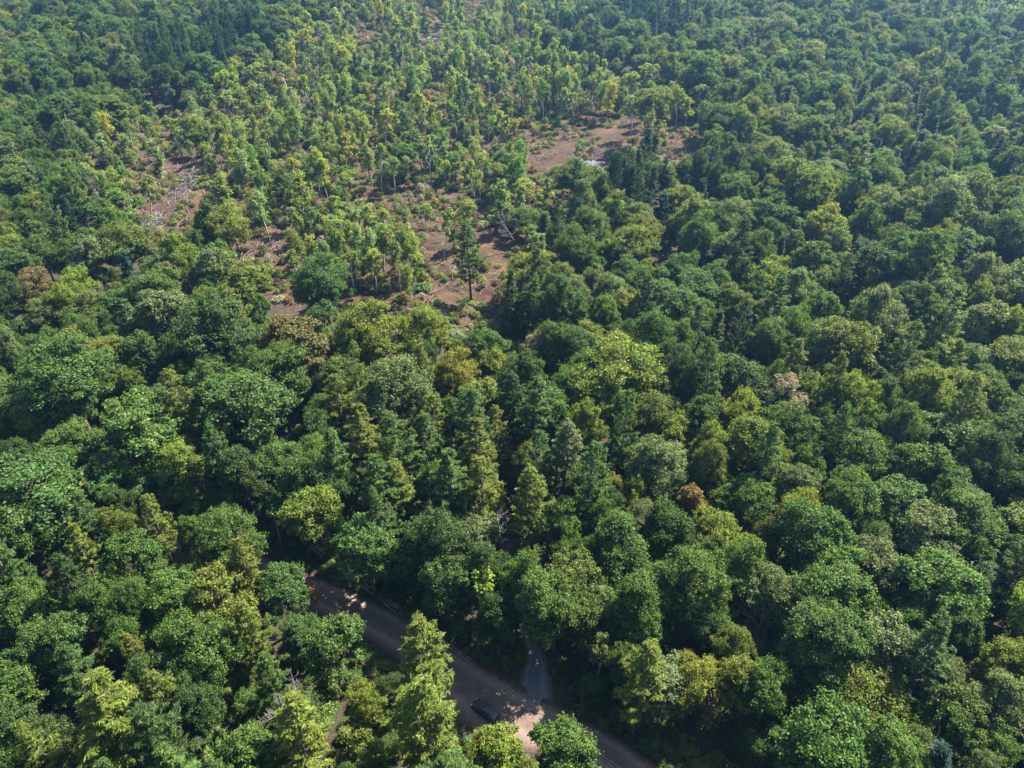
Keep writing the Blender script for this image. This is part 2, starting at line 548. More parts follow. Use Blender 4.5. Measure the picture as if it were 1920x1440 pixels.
# trees that can be recognised one by one: crown centre and width in photo pixels
B, P_, SL, ED, SP = 'broadleaf_tree', 'pine_tree', 'slender_tree', 'edge_tree', 'spruce_tree'
HAND = [
    (800, 1235, 118, P_, 'yellow green', None), (790, 1345, 165, P_, 'yellow green', None), (690, 1330, 90, B, 'bright lime', None),
    (200, 1350, 180, P_, 'yellow green', None), (620, 1215, 145, B, 'mid green', None), (465, 1195, 95, P_, 'bright lime', None), (500, 1285, 90, P_, 'mid green', None),
    (530, 1112, 105, B, 'blue green', None), (415, 1035, 140, B, 'mid green', None), (560, 1405, 135, P_, 'bright lime', None), (680, 1425, 95, B, 'yellow green', None),
    (1055, 1400, 130, B, 'mid green', None), (930, 1432, 110, B, 'bright lime', None), (20, 1290, 110, B, 'mid green', None), (110, 1215, 110, B, 'blue green', None),
    (60, 1000, 130, B, 'mid green', None), (155, 1045, 75, P_, 'yellow green', None), (290, 975, 75, P_, 'yellow green', None), (90, 920, 180, B, 'blue green', None),
    (250, 1060, 125, B, 'mid green', None), (330, 1130, 120, B, 'mid green', None), (265, 1235, 60, P_, 'yellow green', None), (320, 1310, 110, P_, 'yellow green', None),
    (60, 1160, 110, B, 'mid green', None), (390, 1320, 100, B, 'dark green', None), (40, 1400, 130, B, 'dark green', None), (200, 1150, 100, B, 'mid green', None),
    (140, 735, 180, B, 'blue green', None), (470, 790, 190, B, 'blue green', None), (265, 805, 165, B, 'mid green', None), (550, 665, 145, B, 'rusty brown', 'broad rusty brown oak beside a dark gap below the clearing'),
    (385, 650, 165, B, 'dark green', None), (300, 590, 120, B, 'grey green', None), (690, 640, 120, B, 'bright lime', None), (790, 620, 90, B, 'bright lime', None),
    (740, 755, 150, B, 'grey green', None), (850, 720, 95, B, 'golden yellow', 'broadleaf tree with golden yellow patches below the clearing'), (650, 700, 80, B, 'olive', None),
    (1000, 945, 110, P_, 'yellow green', None), (840, 915, 110, P_, 'mid green', None), (720, 935, 105, P_, 'mid green', None), (900, 860, 110, P_, 'yellow green', None),
    (760, 850, 120, P_, 'mid green', None), (1060, 850, 100, P_, 'grey green', None), (620, 920, 100, ED, 'dark green', None), (690, 1030, 120, ED, 'blue green', None),
    (800, 1010, 120, ED, 'dark green', None), (560, 930, 110, ED, 'mid green', None), (460, 900, 110, ED, 'dark green', None),
    (835, 1095, 115, ED, 'blue green', None), (770, 1060, 90, ED, 'dark green', None), (905, 1140, 75, SL, 'yellow green', None), (935, 1165, 90, ED, 'dark green', None), (1065, 1095, 120, ED, 'olive', None),
    (1125, 1225, 62, SL, 'grey green', None), (1110, 1150, 100, ED, 'olive', None), (1185, 1180, 95, ED, 'mid green', None), (1055, 1010, 90, ED, 'mid green', None), (1200, 1295, 115, P_, 'bright lime', None), (1310, 1275, 90, B, 'golden yellow', 'yellowing broadleaf tree behind the small orange tan sapling'),
    (1545, 1120, 155, B, 'mid green', None), (1650, 1215, 150, B, 'grey green', None), (1745, 1090, 170, B, 'mid green', None), (1480, 745, 84, B, 'pale beige', 'pale beige crowned tree rising above darker green neighbours'),
    (1225, 790, 95, B, 'olive', None), (1180, 700, 160, B, 'yellow green', None), (1310, 795, 100, B, 'mid green', None), (1590, 670, 135, B, 'yellow green', None),
    (1390, 730, 110, B, 'dark green', None), (1103, 440, 78, B, 'mid green', 'round domed broadleaf tree standing clear at the edge of the clearing'), (1440, 1100, 110, B, 'grey green', None),
    (1300, 950, 66, B, 'orange tan', 'broadleaf tree turning orange tan in the dense green wood'), (1000, 660, 55, B, 'pale beige', 'small silvery pale tree below the slash filled clearing'),
    (75, 550, 75, B, 'rusty brown', 'tan tinged broadleaf tree among green crowns below the slash pile'), (1150, 925, 60, B, 'golden yellow', 'small golden yellow tree beside the tall pines up the track'),
    (1370, 1215, 70, B, 'olive', None), (1450, 1290, 110, B, 'mid green', None), (1210, 990, 85, B, 'grey green', None), (1030, 770, 100, B, 'mid green', None),
    (1505, 970, 90, B, 'bright lime', None), (1720, 880, 110, B, 'mid green', None), (1850, 880, 120, B, 'dark green', None), (1400, 840, 110, B, 'yellow green', None),
    (1340, 1010, 95, B, 'yellow green', None), (150, 545, 70, B, 'bright lime', None), (640, 468, 44, SL, 'yellow green', None), (668, 452, 40, SL, 'grey green', None), (690, 470, 46, SL, 'grey green', None), (712, 455, 48, SL, 'mid green', None), (735, 462, 44, SL, 'grey green', None), (757, 458, 46, SL, 'grey green', None), (778, 472, 42, SL, 'yellow green', None), (655, 490, 38, SL, 'olive', None), (700, 492, 40, SL, 'yellow green', None), (745, 490, 40, SL, 'olive', None), (770, 500, 36, SL, 'yellow green', None), (625, 500, 38, SL, 'olive', None), 
    (880, 475, 75, P_, 'mid green', None),
    (1220, 205, 75, B, 'yellow green', 'tall bushy tree alone among slash behind the pale rock slab'),
    (955, 560, 60, SP, 'dark green', None), (1000, 570, 60, B, 'dark green', None),
]


def hand_tree(u, v, w, kind, col, label):
    s0 = SHAPES[kind][0]
    for _ in range(1):
        H = s0['H']
    zc = .62 if kind != SL else .68
    for _ in range(3):
        x, y, z = unproject(u, v, H * zc)
        d = project(x, y, z + H * zc)[2]
        R = w * d / FPX / 2
        H = min(s0['H'] * 1.25, max(s0['H'] * .55, s0['H'] * (R / s0['R']) ** .5))
    return Tree(kind, x, y, H, R, col, True, label)


for h in HAND:
    put(hand_tree(*h))
for (x, y, H, R_, col) in [(6.3, 65.0, 20, 4.3, 'mid green'), (.4, 67.6, 19, 3.6, 'mid green'), (9.5, 69.5, 21, 4.4, 'mid green'), (17.5, 66, 18, 4.6, 'mid green'), (-3.5, 71, 17, 4.2, 'dark green'), (16, 74, 18, 4.8, 'blue green'), (-9, 74, 18, 4.6, 'dark green')]:  # edge trees added up-sun, some extra tall, to shade the car and road
    if clear_of(x, y, R_, .3):
        put(Tree(ED, x, y, H, R_, col))

# ------------------------------------------------------------------ fill the rest of the wood
sun_xy = np.array([math.sin(SUN_AZ), math.cos(SUN_AZ)])
JUNC = np.array(unproject(985, 1330)[:2])


def no_tree(x, y, R, kind):
    if y > 135:
        return False
    p = np.array([x, y])
    gap = dist_line(p, ROAD_MID)
    if gap < (3.2 + R * .62 if project(x, y, 0)[0] > 470 else 1.6 + R * .15):
        return True
    if dist_line(p, tr_line[:19]) < 1.2 + R * .5 or dist_line(p, tr_line) < .6 + R * .12:
        return True
    return False


OPEN_SPOTS = [(unproject(565, 752), 6.0), (unproject(1215, 885), 3.5), (unproject(230, 885), 3.5), (unproject(100, 830), 5), (unproject(945, 1050), 4), (unproject(1258, 476), 4), (unproject(1565, 640), 5), (unproject(350, 735), 4), (unproject(630, 1340), 4.5), (unproject(1640, 335), 4), (unproject(1000, 1030), 3), (unproject(1830, 960), 3.5), (unproject(1300, 1400), 3.5), (unproject(1345, 1420), 3.2), ((12.3, 63.3, 0), 2.8)]
HAVE = [len(SHAPES[k]) for k in (B, P_, SL, ED, SP)]


def pick(names, w):
    return str(rng.choice(names, p=np.array(w) / sum(w)))


def choose(x, y, second):
    """what grows at this spot"""
    u, v, d = project(x, y, float(hills(x, y)))
    u1, v1 = float(u), float(v)
    tone = float(vnoise(x, y, 26)); tone2 = float(vnoise(x + 400, y, 60))
    inp = lambda poly: bool(in_poly(u1, v1, poly))
    far = v1 < 200
    if inp(CLEAR) or inp(FAR_CLEAR) or inp(FAR_CLEAR2):
        op = any(inp(q) for q in OPEN)
        if op and rng.random() < .7:
            return None
        dens = float(vnoise(x + 90, y + 40, 10))
        if dens < (.46 if far else .39):
            return None
        if rng.random() < .06 and not op:
            return (P_ if rng.random() < .5 else SP), rng.uniform(9, 15), rng.uniform(2.5, 3.4), pick(['deep blue green', 'dark green', 'mid green'], [2, 3, 2]), .75
        if rng.random() < .08 and not op:
            return B, rng.uniform(8, 13.5), rng.uniform(2.3, 4.0), pick(['mid green', 'yellow green', 'grey green'], [3, 2, 2]), .7
        H = rng.uniform(5.5, 15.5)
        left = u1 < 720
        return SL, H, rng.uniform(1.9, 3.5) * (H / 12) ** .5, pick(['yellow green', 'olive', 'bright lime', 'golden yellow', 'grey green', 'mid green'], [4, 3.4, 1.6, .6, 2.4, 1.5] if left else [3, 2, 1.4, .5, 3.5, 3]), .62
    if any(inp(q) for q in DARK_STAND) and rng.random() < .75:
        return pick([P_, SP, B], [4, 3, 2]), rng.uniform(15, 20), rng.uniform(2.5, 3.6), pick(['deep blue green', 'dark green', 'blue green'], [4, 4, 1]), .62
    if inp(PINES):
        kind = pick([P_, B], [6, 4]); col = pick(['mid green', 'yellow green', 'dark green', 'blue green'], [4, 3, 2, 2])
    elif inp(FRONT_LEFT):
        kind = pick([P_, B], [3.6, 6.4]); col = pick(['mid green', 'yellow green', 'blue green', 'bright lime', 'dark green'], [4, 2.4, 3, .8, 1.6])
    elif inp(SPRUCES):
        kind = pick([SP, B, P_], [2.2, 7, .8]); col = pick(['mid green', 'yellow green', 'blue green', 'grey green'], [3, 3, 2, 2])
    else:
        kind = pick([B, P_, SP], [9.1, .6, .3])
        if u1 < 700:
            col = pick(['mid green', 'blue green', 'dark green', 'grey green', 'yellow green', 'olive'], [4, 4 * (tone + .3), 2, 1.5, 1 + 2 * tone2, .5])
        else:
            col = pick(['mid green', 'grey green', 'yellow green', 'blue green', 'olive', 'bright lime', 'dark green'], [4.2, 2.6, 1.0 + 2.6 * tone, 1.6, .35, .5 * tone + .1, .9])
    if kind == SP:
        return SP, rng.uniform(13, 18), rng.uniform(2.8, 3.8), pick(['deep blue green', 'dark green'], [3, 2]), .6
    if kind == P_:
        return P_, rng.uniform(17, 23), rng.uniform(3.2, 4.6), col if col not in ('grey green', 'olive') else 'mid green', .56
    R = float(np.clip(rng.normal(4.4, 1.2), 2.6, 7.2))
    if second:
        R = rng.uniform(2.3, 3.2)
    return B, (9.5 + 1.3 * R) * rng.uniform(.82, 1.2), R, col, .575


def half_width(y):
    return 92 + .78 * y


KEEP = [[(862, 1235), (940, 1262), (1075, 1340), (1050, 1352), (990, 1362), (945, 1400), (905, 1385), (880, 1310)], [(492, 1045), (600, 1085), (690, 1130), (770, 1165), (735, 1208), (690, 1185), (580, 1098)],
        [(990, 1285), (1008, 1285), (1006, 1225), (998, 1225)], [(1090, 1352), (1160, 1388), (1240, 1442), (1165, 1442), (1110, 1385)],
        [(1000, 225), (1180, 225), (1180, 290), (1020, 300)], [(1245, 240), (1310, 240), (1300, 300), (1240, 300)], [(1215, 450), (1290, 440), (1290, 490), (1230, 490)],
        [(620, 540), (800, 562), (900, 628), (780, 608), (640, 582)], [(470, 440), (500, 430), (500, 540), (472, 520)], [(330, 300), (380, 330), (370, 420), (330, 440)],
        [(790, 470), (960, 440), (970, 600), (880, 625), (800, 590)], [(500, 520), (620, 540), (620, 565), (510, 560)], [(1080, 296), (1130, 296), (1130, 320), (1080, 320)], [(1375, 34), (1430, 34), (1430, 50), (1375, 50)], [(785, 66), (830, 66), (830, 82), (785, 82)], [(225, 400), (330, 400), (320, 450), (240, 440)]]


def hides_keep(x, y, z, H, R, share):
    u, v, d = project(x, y, z + H * .62)
    r = R * FPX / d * .85; ry = max(r * .8, H * .3 * FPX / d)
    pts = [(u, v)] + [(u + r * math.cos(a), v + ry * math.sin(a)) for a in np.arange(0, 6.2, .7)]
    P = np.array(pts)
    return any(in_poly(P[:, 0], P[:, 1], k).sum() > share for k in KEEP)


SHORT = False


def fill(n, second):
    ys = rng.random(n)
    for i in range(n):
        # uniform over the trapezium
        while True:
            y = rng.uniform(-18, 640); x = rng.uniform(-600, 600)
            if abs(x) < half_width(max(y, 0)):
                break
        c = choose(x, y, second)
        if c is None:
            continue
        kind, H, R, col, k = c
        if SHORT:
            if kind != B or y > 140:
                continue
            H, R, k = rng.uniform(4.5, 8), rng.uniform(1.8, 2.6), .48
        if second and kind == SL:
            continue
        if no_tree(x, y, R, kind):
            continue
        if any((x - s[0][0]) ** 2 + (y - s[0][1]) ** 2 < s[1] ** 2 for s in OPEN_SPOTS):
            continue
        if not clear_of(x, y, R, k):
            continue
        if hides_keep(x, y, float(hills(x, y)), H, R, (1 if SHORT else 0) if y < 130 else 1):
            continue
        if kind == B and y < 135 and dist_line(np.array([x, y]), ROAD_MID) < 11 and rng.random() < .7:
            kind = ED
        put(Tree(kind, x, y, H, R, col))


fill(34000, False)
fill(14000, True)
SHORT = True
fill(16000, True)

# ------------------------------------------------------------------ which trees stand as things of their own
for t in TREES:
    if t.kind == ED:
        pass
vis = [t for t in TREES if -60 < t.u < 1980 and -30 < t.v < 1500 and t.y > 10]
vis.sort(key=lambda t: (-t.hand, -t.px))
QUOTA = {B: 300, P_: 230, SL: 300, SP: 90}
NAME = {B: B, ED: B, P_: P_, SL: SL, SP: SP}
count = {}
single, mass = [], []
for t in vis:
    k = NAME[t.kind]
    if count.get(k, 0) < QUOTA[k]:
        count[k] = count.get(k, 0) + 1
        single.append(t)
ids = {id(t) for t in single}
mass = [t for t in TREES if id(t) not in ids]
print('TREES', len(TREES), 'visible', len(vis), 'single', count, 'mass', len(mass))

ORD = ['first', 'second', 'third', 'fourth', 'fifth', 'sixth', 'seventh', 'eighth', 'ninth', 'tenth', 'eleventh', 'twelfth', 'thirteenth', 'fourteenth', 'fifteenth', 'sixteenth', 'seventeenth', 'eighteenth', 'nineteenth', 'twentieth']
MARKS = [(917, 1327, 'the parked dark car'), (985, 1330, 'the sunlit road junction'), (1105, 307, 'the pale rock slab'), (550, 665, 'the rusty brown oak'), (1480, 745, 'the beige crowned tree'),
         (1340, 1335, 'the orange tan sapling'), (1103, 440, 'the round domed tree'), (1300, 950, 'the orange tan tree'), (75, 550, 'the tan tinged tree'), (1435, 1165, 'the bare grey dead tree'),
         (540, 1345, 'the bleached dead treetop'), (1530, 600, 'the thin yellow snag'), (285, 425, 'the grey slash pile'), (590, 550, 'the pale slash heap'), (345, 350, 'the long slash windrow'),
         (805, 72, 'the narrow far slab'), (1220, 205, 'the lone bushy tree'), (960, 1010, 'the track through the wood'), (1400, 40, 'the long far slab'), (1850, 880, None)]
MARKS = [m for m in MARKS if m[2]]
CROWN_WORD = {B: 'broadleaf tree', ED: 'broadleaf tree', P_: 'feathery pine', SL: 'slender tree', SP: 'narrow spruce'}


def size_word(t):
    if t.kind in (B, ED):
        return 'wide' if t.R > 5.2 else ('small' if t.R < 3.4 else 'mid-sized')
    if t.kind == SL:
        return 'tall' if t.H > 12.5 else ('short' if t.H < 9.5 else 'mid-sized')
    return 'tall' if t.H > 19 else 'mid-sized'


bucket = {}
for t in single:
    if t.label:
        continue
    m = min(MARKS, key=lambda m: (m[0] - t.u) ** 2 + (m[1] - t.v) ** 2)
    bucket.setdefault((size_word(t), t.col, CROWN_WORD[t.kind], m), []).append(t)
for (sw, col, cw, m), v in bucket.items():
    v.sort(key=lambda t: (m[0] - t.u) ** 2 + (m[1] - t.v) ** 2)
    for i, t in enumerate(v):
        w = ORD[i] if i < len(ORD) else str(i + 1) + 'th'
        t.label = f'{sw} {col} {cw}, ' + (f'the only such by {m[2]}' if len(v) == 1 else f'{w} such outward from {m[2]}')
    print('bucket', sw, col, cw, m[2], len(v)) if len(v) > 14 else None

GROUP = {B: 'broadleaf trees of the wood', ED: 'broadleaf trees of the wood', P_: 'pines of the wood', SL: 'slender trees left standing in the clearing', SP: 'spruces of the wood'}
CAT = {B: 'tree', ED: 'tree', P_: 'pine tree', SL: 'tree', SP: 'spruce tree'}


def stand(kind, name, shape, x, y, z, sx, sz, rz, tint, label, cat, group):
    root = bpy.data.objects.new(name, None); COL.objects.link(root)
    root.empty_display_size = .5
    root.location = (x, y, z); root.rotation_euler = (rng.normal() * .045, rng.normal() * .045, rz); root.scale = (sx, sx * float(rng.uniform(.82, 1.2)), sz)
    root['label'] = label; root['category'] = cat
    if group:
        root['group'] = group
    obj('trunk', shape['trunk'], root)
    c = obj('crown', shape['crown'], root)
    c['tint'] = list(tint)
    return root


for t in single:
    sh = SHAPES[t.kind][t.var]
    stand(t.kind, NAME[t.kind], sh, t.x, t.y, t.z, t.R / sh['R'], t.H / sh['H'], t.rz, t.tint, t.label, CAT[t.kind], GROUP[t.kind])

# small saplings and shrubs one can point to
for (u, v, w, var, col, label, hh) in [
        (1340, 1335, 44, 2, 'orange tan', 'small orange tan sapling in a dark gap of the wood', 10.0), (583, 1112, 34, 0, 'orange tan', 'rusty orange shrub at the near edge of the dirt road', 3.0),
        (1090, 1330, 26, 1, 'olive', 'low olive shrub at the road edge beside the junction', 2.0), (1105, 1320, 30, 1, 'dark green', 'low dark green shrub at the corner of road and track', 2.2),
        (1100, 1282, 34, 2, 'mid green', 'upright green sapling beside the mouth of the track', 4.5), (232, 872, 40, 0, 'orange tan', 'tan brown shrub in the dark gap over the road', 4.0),
        (1530, 600, 24, 2, 'golden yellow', 'thin yellow snag of a sapling in the far wood', 9.0), (560, 735, 42, 0, 'rusty brown', 'rusty brown shrub in the gap beside the brown oak', 2.6)]:
    sh = SHAPES['shrub'][var]
    x, y, z = unproject(u, v, hh * .5)
    d = project(x, y, z + hh * .5)[2]
    R = w * d / FPX / 2
    stand('shrub', 'sapling' if 'sapling' in label else 'shrub', sh, x, y, z, R / sh['R'], hh / sh['H'], rng.uniform(0, 6), jitter(PAL[col]), label, 'sapling' if 'sapling' in label else 'shrub', None)

for (u, v, var, s, label) in [(1435, 1160, 0, 1.0, 'bare grey dead tree standing between round green crowns'), (540, 1345, 1, 1.15, 'bleached dead treetop behind a lime green pine'),
                              (1213, 875, 2, 1.3, 'purple grey dead tree in a dark hole of the wood'), (975, 410, 1, .9, 'pale leaning dead stem over the slash'), (940, 985, 2, 1.2, 'pale dead tree at the bend of the track'),
                              (95, 1000, 2, 1.4, 'dead branch top showing through green crowns')]:
    tm, bm_, H = DEAD[var]
    x, y, z = unproject(u, v, H * s * .75)
    root = bpy.data.objects.new('dead_tree', None); COL.objects.link(root)
    root.location = (x, y, z); root.rotation_euler = (0, .5 if 'leaning' in label else .05, rng.uniform(0, 6)); root.scale = (s,) * 3
    root['label'] = label; root['category'] = 'dead tree'; root['group'] = 'dead trees'
    obj('trunk', tm, root); obj('branches', bm_, root)


# ------------------------------------------------------------------ masses: the far wood and the undergrowth, scattered with geometry nodes
def scatter(name, protos, pts, rz, scale, tint, var, **props):
    col = bpy.data.collections.new(name + ' sources')
    for i, me in enumerate(protos):
        o = bpy.data.objects.new(f'source_{i:02d}', me)
        col.objects.link(o)
    me = bpy.data.meshes.new(name)
    me.vertices.add(len(pts)); me.vertices.foreach_set('co', np.asarray(pts, np.float32).ravel())
    a = me.attributes.new('rot', 'FLOAT_VECTOR', 'POINT'); a.data.foreach_set('vector', np.stack([np.zeros(len(rz)), np.zeros(len(rz)), rz], 1).astype(np.float32).ravel())
    a = me.attributes.new('size', 'FLOAT_VECTOR', 'POINT'); a.data.foreach_set('vector', np.asarray(scale, np.float32).ravel())
    a = me.attributes.new('tint', 'FLOAT_VECTOR', 'POINT'); a.data.foreach_set('vector', np.asarray(tint, np.float32).ravel())
    a = me.attributes.new('variant', 'INT', 'POINT'); a.data.foreach_set('value', np.asarray(var, np.int32))
    o = obj(name, me, kind='stuff', **props)
    ng = bpy.data.node_groups.new(name, 'GeometryNodeTree')
    ng.interface.new_socket('Geometry', in_out='INPUT', socket_type='NodeSocketGeometry')
    ng.interface.new_socket('Geometry', in_out='OUTPUT', socket_type='NodeSocketGeometry')
    nd = ng.nodes; L = ng.links.new
    gi = nd.new('NodeGroupInput'); go = nd.new('NodeGroupOutput')
    ci = nd.new('GeometryNodeCollectionInfo'); ci.inputs['Collection'].default_value = col
    ci.inputs['Separate Children'].default_value = True; ci.inputs['Reset Children'].default_value = True
    ip = nd.new('GeometryNodeInstanceOnPoints'); ip.inputs['Pick Instance'].default_value = True

    def attr(nm, ty):
        n = nd.new('GeometryNodeInputNamedAttribute'); n.data_type = ty; n.inputs['Name'].default_value = nm
        return n.outputs['Attribute']
    L(gi.outputs[0], ip.inputs['Points']); L(ci.outputs[0], ip.inputs['Instance'])
    L(attr('variant', 'INT'), ip.inputs['Instance Index'])
    e2r = nd.new('FunctionNodeEulerToRotation'); L(attr('rot', 'FLOAT_VECTOR'), e2r.inputs[0]); L(e2r.outputs[0], ip.inputs['Rotation'])
    L(attr('size', 'FLOAT_VECTOR'), ip.inputs['Scale'])
    L(ip.outputs[0], go.inputs[0])
    md = o.modifiers.new('scatter', 'NODES'); md.node_group = ng
    return o


order = [B, ED, P_, SP, SL]
protos, first = [], {}
for k in order:
    first[k] = len(protos)
    protos += [s['whole'] for s in SHAPES[k]]
sc = []
for t in mass:
    sh = SHAPES[t.kind][t.var]
    sc.append((t.R / sh['R'] * rng.uniform(.85, 1.15), t.R / sh['R'] * rng.uniform(.85, 1.15), t.H / sh['H']))
scatter('far_forest', protos, [(t.x, t.y, t.z) for t in mass], np.array([t.rz for t in mass]), sc, [t.tint for t in mass], [first[t.kind] + t.var for t in mass],
        label='green wood of mixed trees reaching to the horizon beyond the clearing', category='forest')

# undergrowth: clearing scrub and road verge
up, us, ut, uv_ = [], [], [], []
n_try = 0
while len(up) < 17000 and n_try < 200000:
    n_try += 1
    y = rng.uniform(140, 560); x = rng.uniform(-260, 420)
    z = float(hills(x, y)); u, v, d = project(x, y, z)
    if not (in_poly(u, v, CLEAR) or in_poly(u, v, FAR_CLEAR) or in_poly(u, v, FAR_CLEAR2)):
        continue
    n = float(vnoise(x, y, 6)) * .6 + float(vnoise(x + 50, y, 17)) * .4
    op = any(in_poly(u, v, q) for q in OPEN)
    if n < (.42 if op else .28):
        continue
    s = rng.uniform(.22, .95) * (.75 if op else 1)
    up.append((x, y, z)); us.append((s * rng.uniform(.8, 1.5), s * rng.uniform(.8, 1.5), s * rng.uniform(.6, 1.1))); uv_.append(int(rng.integers(3)))
    ut.append(jitter(PAL[pick(['olive', 'yellow green', 'rusty brown', 'orange tan', 'mid green', 'golden yellow', 'pale beige'], [3, 3, 2.2, 1.3, 1.2, 1.4, 1.6])], .25))
for i in range(2600):        # verge plants and low growth along road and track
    line, lo, hi = (fe, .2, 4.5) if rng.random() < .55 else ((ROAD_MID, 3.4, 7) if rng.random() < .5 else (tr_line, 1.7, 4.5))
    k = int(rng.integers(len(line) - 1)); f = rng.random()
    p = line[k] * (1 - f) + line[k + 1] * f
    tg = unit(line[k + 1] - line[k]); nn = np.array([-tg[1], tg[0]])
    if line is fe:
        q = p - nearward[k] * rng.uniform(lo, hi)
    elif line is ROAD_MID:
        q = p + nearward[k] * (rng.uniform(lo, hi) + ROAD_W[k] / 2 - 3)
    else:
        q = p + nn * rng.choice([-1, 1]) * rng.uniform(lo, hi)
    if line is not tr_line and dist_line(q, tr_line) < 2.6 or dist_line(q, ROAD_MID) < 3.1 or (np.linalg.norm(q - JUNC) < 6.5):
        continue
    s = rng.uniform(.12, .5)
    up.append((q[0], q[1], float(hills(*q)))); us.append((s, s, s * rng.uniform(.5, 1.2))); uv_.append(int(rng.integers(3)))
    ut.append(jitter(PAL[pick(['mid green', 'dark green', 'olive', 'rusty brown', 'yellow green'], [4, 3, 2, .7, 1])], .2))
for i in range(9000):        # ferns and seedlings on the floor of the near wood
    y = rng.uniform(25, 150); x = rng.uniform(-1, 1) * half_width(y) * .95
    q = np.array([x, y])
    if dist_line(q, ROAD_MID) < 5.2 or dist_line(q, tr_line) < 1.7 or np.linalg.norm(q - JUNC) < 8:
        continue
    s = rng.uniform(.2, .75)
    up.append((x, y, float(hills(x, y)))); us.append((s * 1.2, s * 1.2, s * rng.uniform(.5, 1.0))); uv_.append(int(rng.integers(3)))
    ut.append(jitter(PAL[pick(['mid green', 'dark green', 'olive', 'yellow green'], [4, 4, 1, 1])], .2))
scatter('undergrowth', [s['whole'] for s in SHAPES['shrub']], up, rng.uniform(0, 6.28, len(up)), us, ut, uv_, label='low scrub and ferns in the clearing and along the road verge', category='undergrowth')

# logging slash: cut branches strewn over the clearing ground
mb = MB()


def stick(x, y, L, r, lift=.2, a=None):
    a = rng.uniform(0, PI) if a is None else a
    dx, dy = math.cos(a) * L / 2, math.sin(a) * L / 2
    z = float(hills(x, y)) + rng.uniform(.05, .25) + lift * rng.random()
    dz = rng.normal() * L * .1
    mb.tube([(x - dx, y - dy, z - dz), (x + rng.normal() * L * .05, y + rng.normal() * L * .05, z + .1), (x + dx, y + dy, z + dz)], [r, r * .85, r * .5], 4, False)


k = tries = 0
while k < 7000 and tries < 90000:
    tries += 1
    y = rng.uniform(140, 560); x = rng.uniform(-260, 300)
    u, v, d = project(x, y, float(hills(x, y)))
    op = any(in_poly(u, v, q) for q in OPEN)
    if not op and not (in_poly(u, v, CLEAR) and rng.random() < .22):
        continue
    if vnoise(x + 7, y + 90, 8) < .35:
        continue
    stick(x, y, rng.uniform(1, 5.5), rng.uniform(.04, .13)); k += 1
for _ in range(220):
    p = unproject(565 + rng.normal() * 14, 752 + rng.normal() * 8); stick(p[0], p[1], rng.uniform(.6, 2.5), rng.uniform(.02, .06))
for _ in range(160):
    p = unproject(948 + rng.normal() * 6, 1050 + rng.normal() * 18); stick(p[0], p[1], rng.uniform(.6, 2.5), rng.uniform(.02, .07))
obj('brushwood_debris', mb.mesh('brushwood_debris', M_slash), None, kind='stuff', label='cut branches strewn over the brown clearing ground', category='logging slash')

# heaps of slash
for (u, v, rx, ry, hh, n, label) in [(345, 350, 3.5, 16, 1.7, 420, 'long grey slash windrow between yellow slender trees'), (285, 425, 3.2, 8, 1.6, 300, 'grey slash pile at the lower corner of the clearing'),
                                     (590, 550, 5, 3.5, 1.5, 300, 'pale slash heap behind the first trees below the clearing'), (800, 590, 6, 2.2, 1.2, 220, 'pinkish brushwood heap at the front of the clearing')]:
    mb = MB()
    x0, y0, z0 = unproject(u, v)
    for _ in range(n):
        a = rng.uniform(0, 2 * PI); q = math.sqrt(rng.random())
        x, y = math.cos(a) * q * rx, math.sin(a) * q * ry
        z = hh * (1 - q * q) * rng.random() + .08
        L = rng.uniform(.8, 3.6); b = rng.uniform(0, PI); d = Vector((math.cos(b), math.sin(b), rng.normal() * .3)) * L / 2
        c = Vector((x, y, z)); r_ = rng.uniform(.025, .1)
        mb.tube([c - d, c + Vector((0, 0, .12)), c + d], [r_, r_ * .85, r_ * .5], 4, False)
    o = obj('brushwood_heap', mb.mesh('brushwood_heap', M_dead if 'grey' in label else M_slash), None, label=label, category='brush pile', group='heaps of cut slash')
    o.location = (x0, y0, z0)

# ------------------------------------------------------------------ land
def ground_mesh():
    xs = np.concatenate([[-9000, -3000, -1200, -700], np.arange(-420, 421, 3.0), [700, 1200, 3000, 9000]])
    ys = np.concatenate([[-4000, -800, -200, -60], np.arange(-24, 610, 3.0), [680, 900, 1500, 4000, 14000]])
    X, Y = np.meshgrid(xs, ys)
    inner = sstep(1100, 700, np.abs(X)) * sstep(1000, 640, Y)
    Z = hills(X, Y) * inner + .06 * (vnoise(X, Y, 4) - .5) * inner
    nx, ny = len(xs), len(ys)
    V = np.stack([X, Y, Z], -1).reshape(-1, 3)
    F = []
    for j in range(ny - 1):
        for i in range(nx - 1):
            a = j * nx + i
            F.append((a, a + 1, a + nx + 1, a + nx))
    me = bpy.data.meshes.new('ground'); me.from_pydata(V.tolist(), [], F)
    u, v, d = project(X, Y, Z)
    ok = d > 20
    m = np.zeros(X.shape)
    for poly in (CLEAR, FAR_CLEAR, FAR_CLEAR2):
        m = np.maximum(m, .62 * (in_poly(u, v, poly) & ok))
    for poly in OPEN:
        m = np.maximum(m, 1.0 * (in_poly(u, v, poly) & ok))
    for (p, r_) in (OPEN_SPOTS[0], OPEN_SPOTS[4]):
        m = np.maximum(m, (np.hypot(X - p[0], Y - p[1]) < r_))
    for _ in range(2):
        mm = m.copy(); mm[1:-1, 1:-1] = (m[1:-1, 1:-1] * 2 + m[:-2, 1:-1] + m[2:, 1:-1] + m[1:-1, :-2] + m[1:-1, 2:]) / 6; m = mm
    a = me.attributes.new('cleared', 'FLOAT', 'POINT'); a.data.foreach_set('value', m.ravel().astype(np.float32))
    me.polygons.foreach_set('use_smooth', [True] * len(me.polygons))
    me.update()
    return me


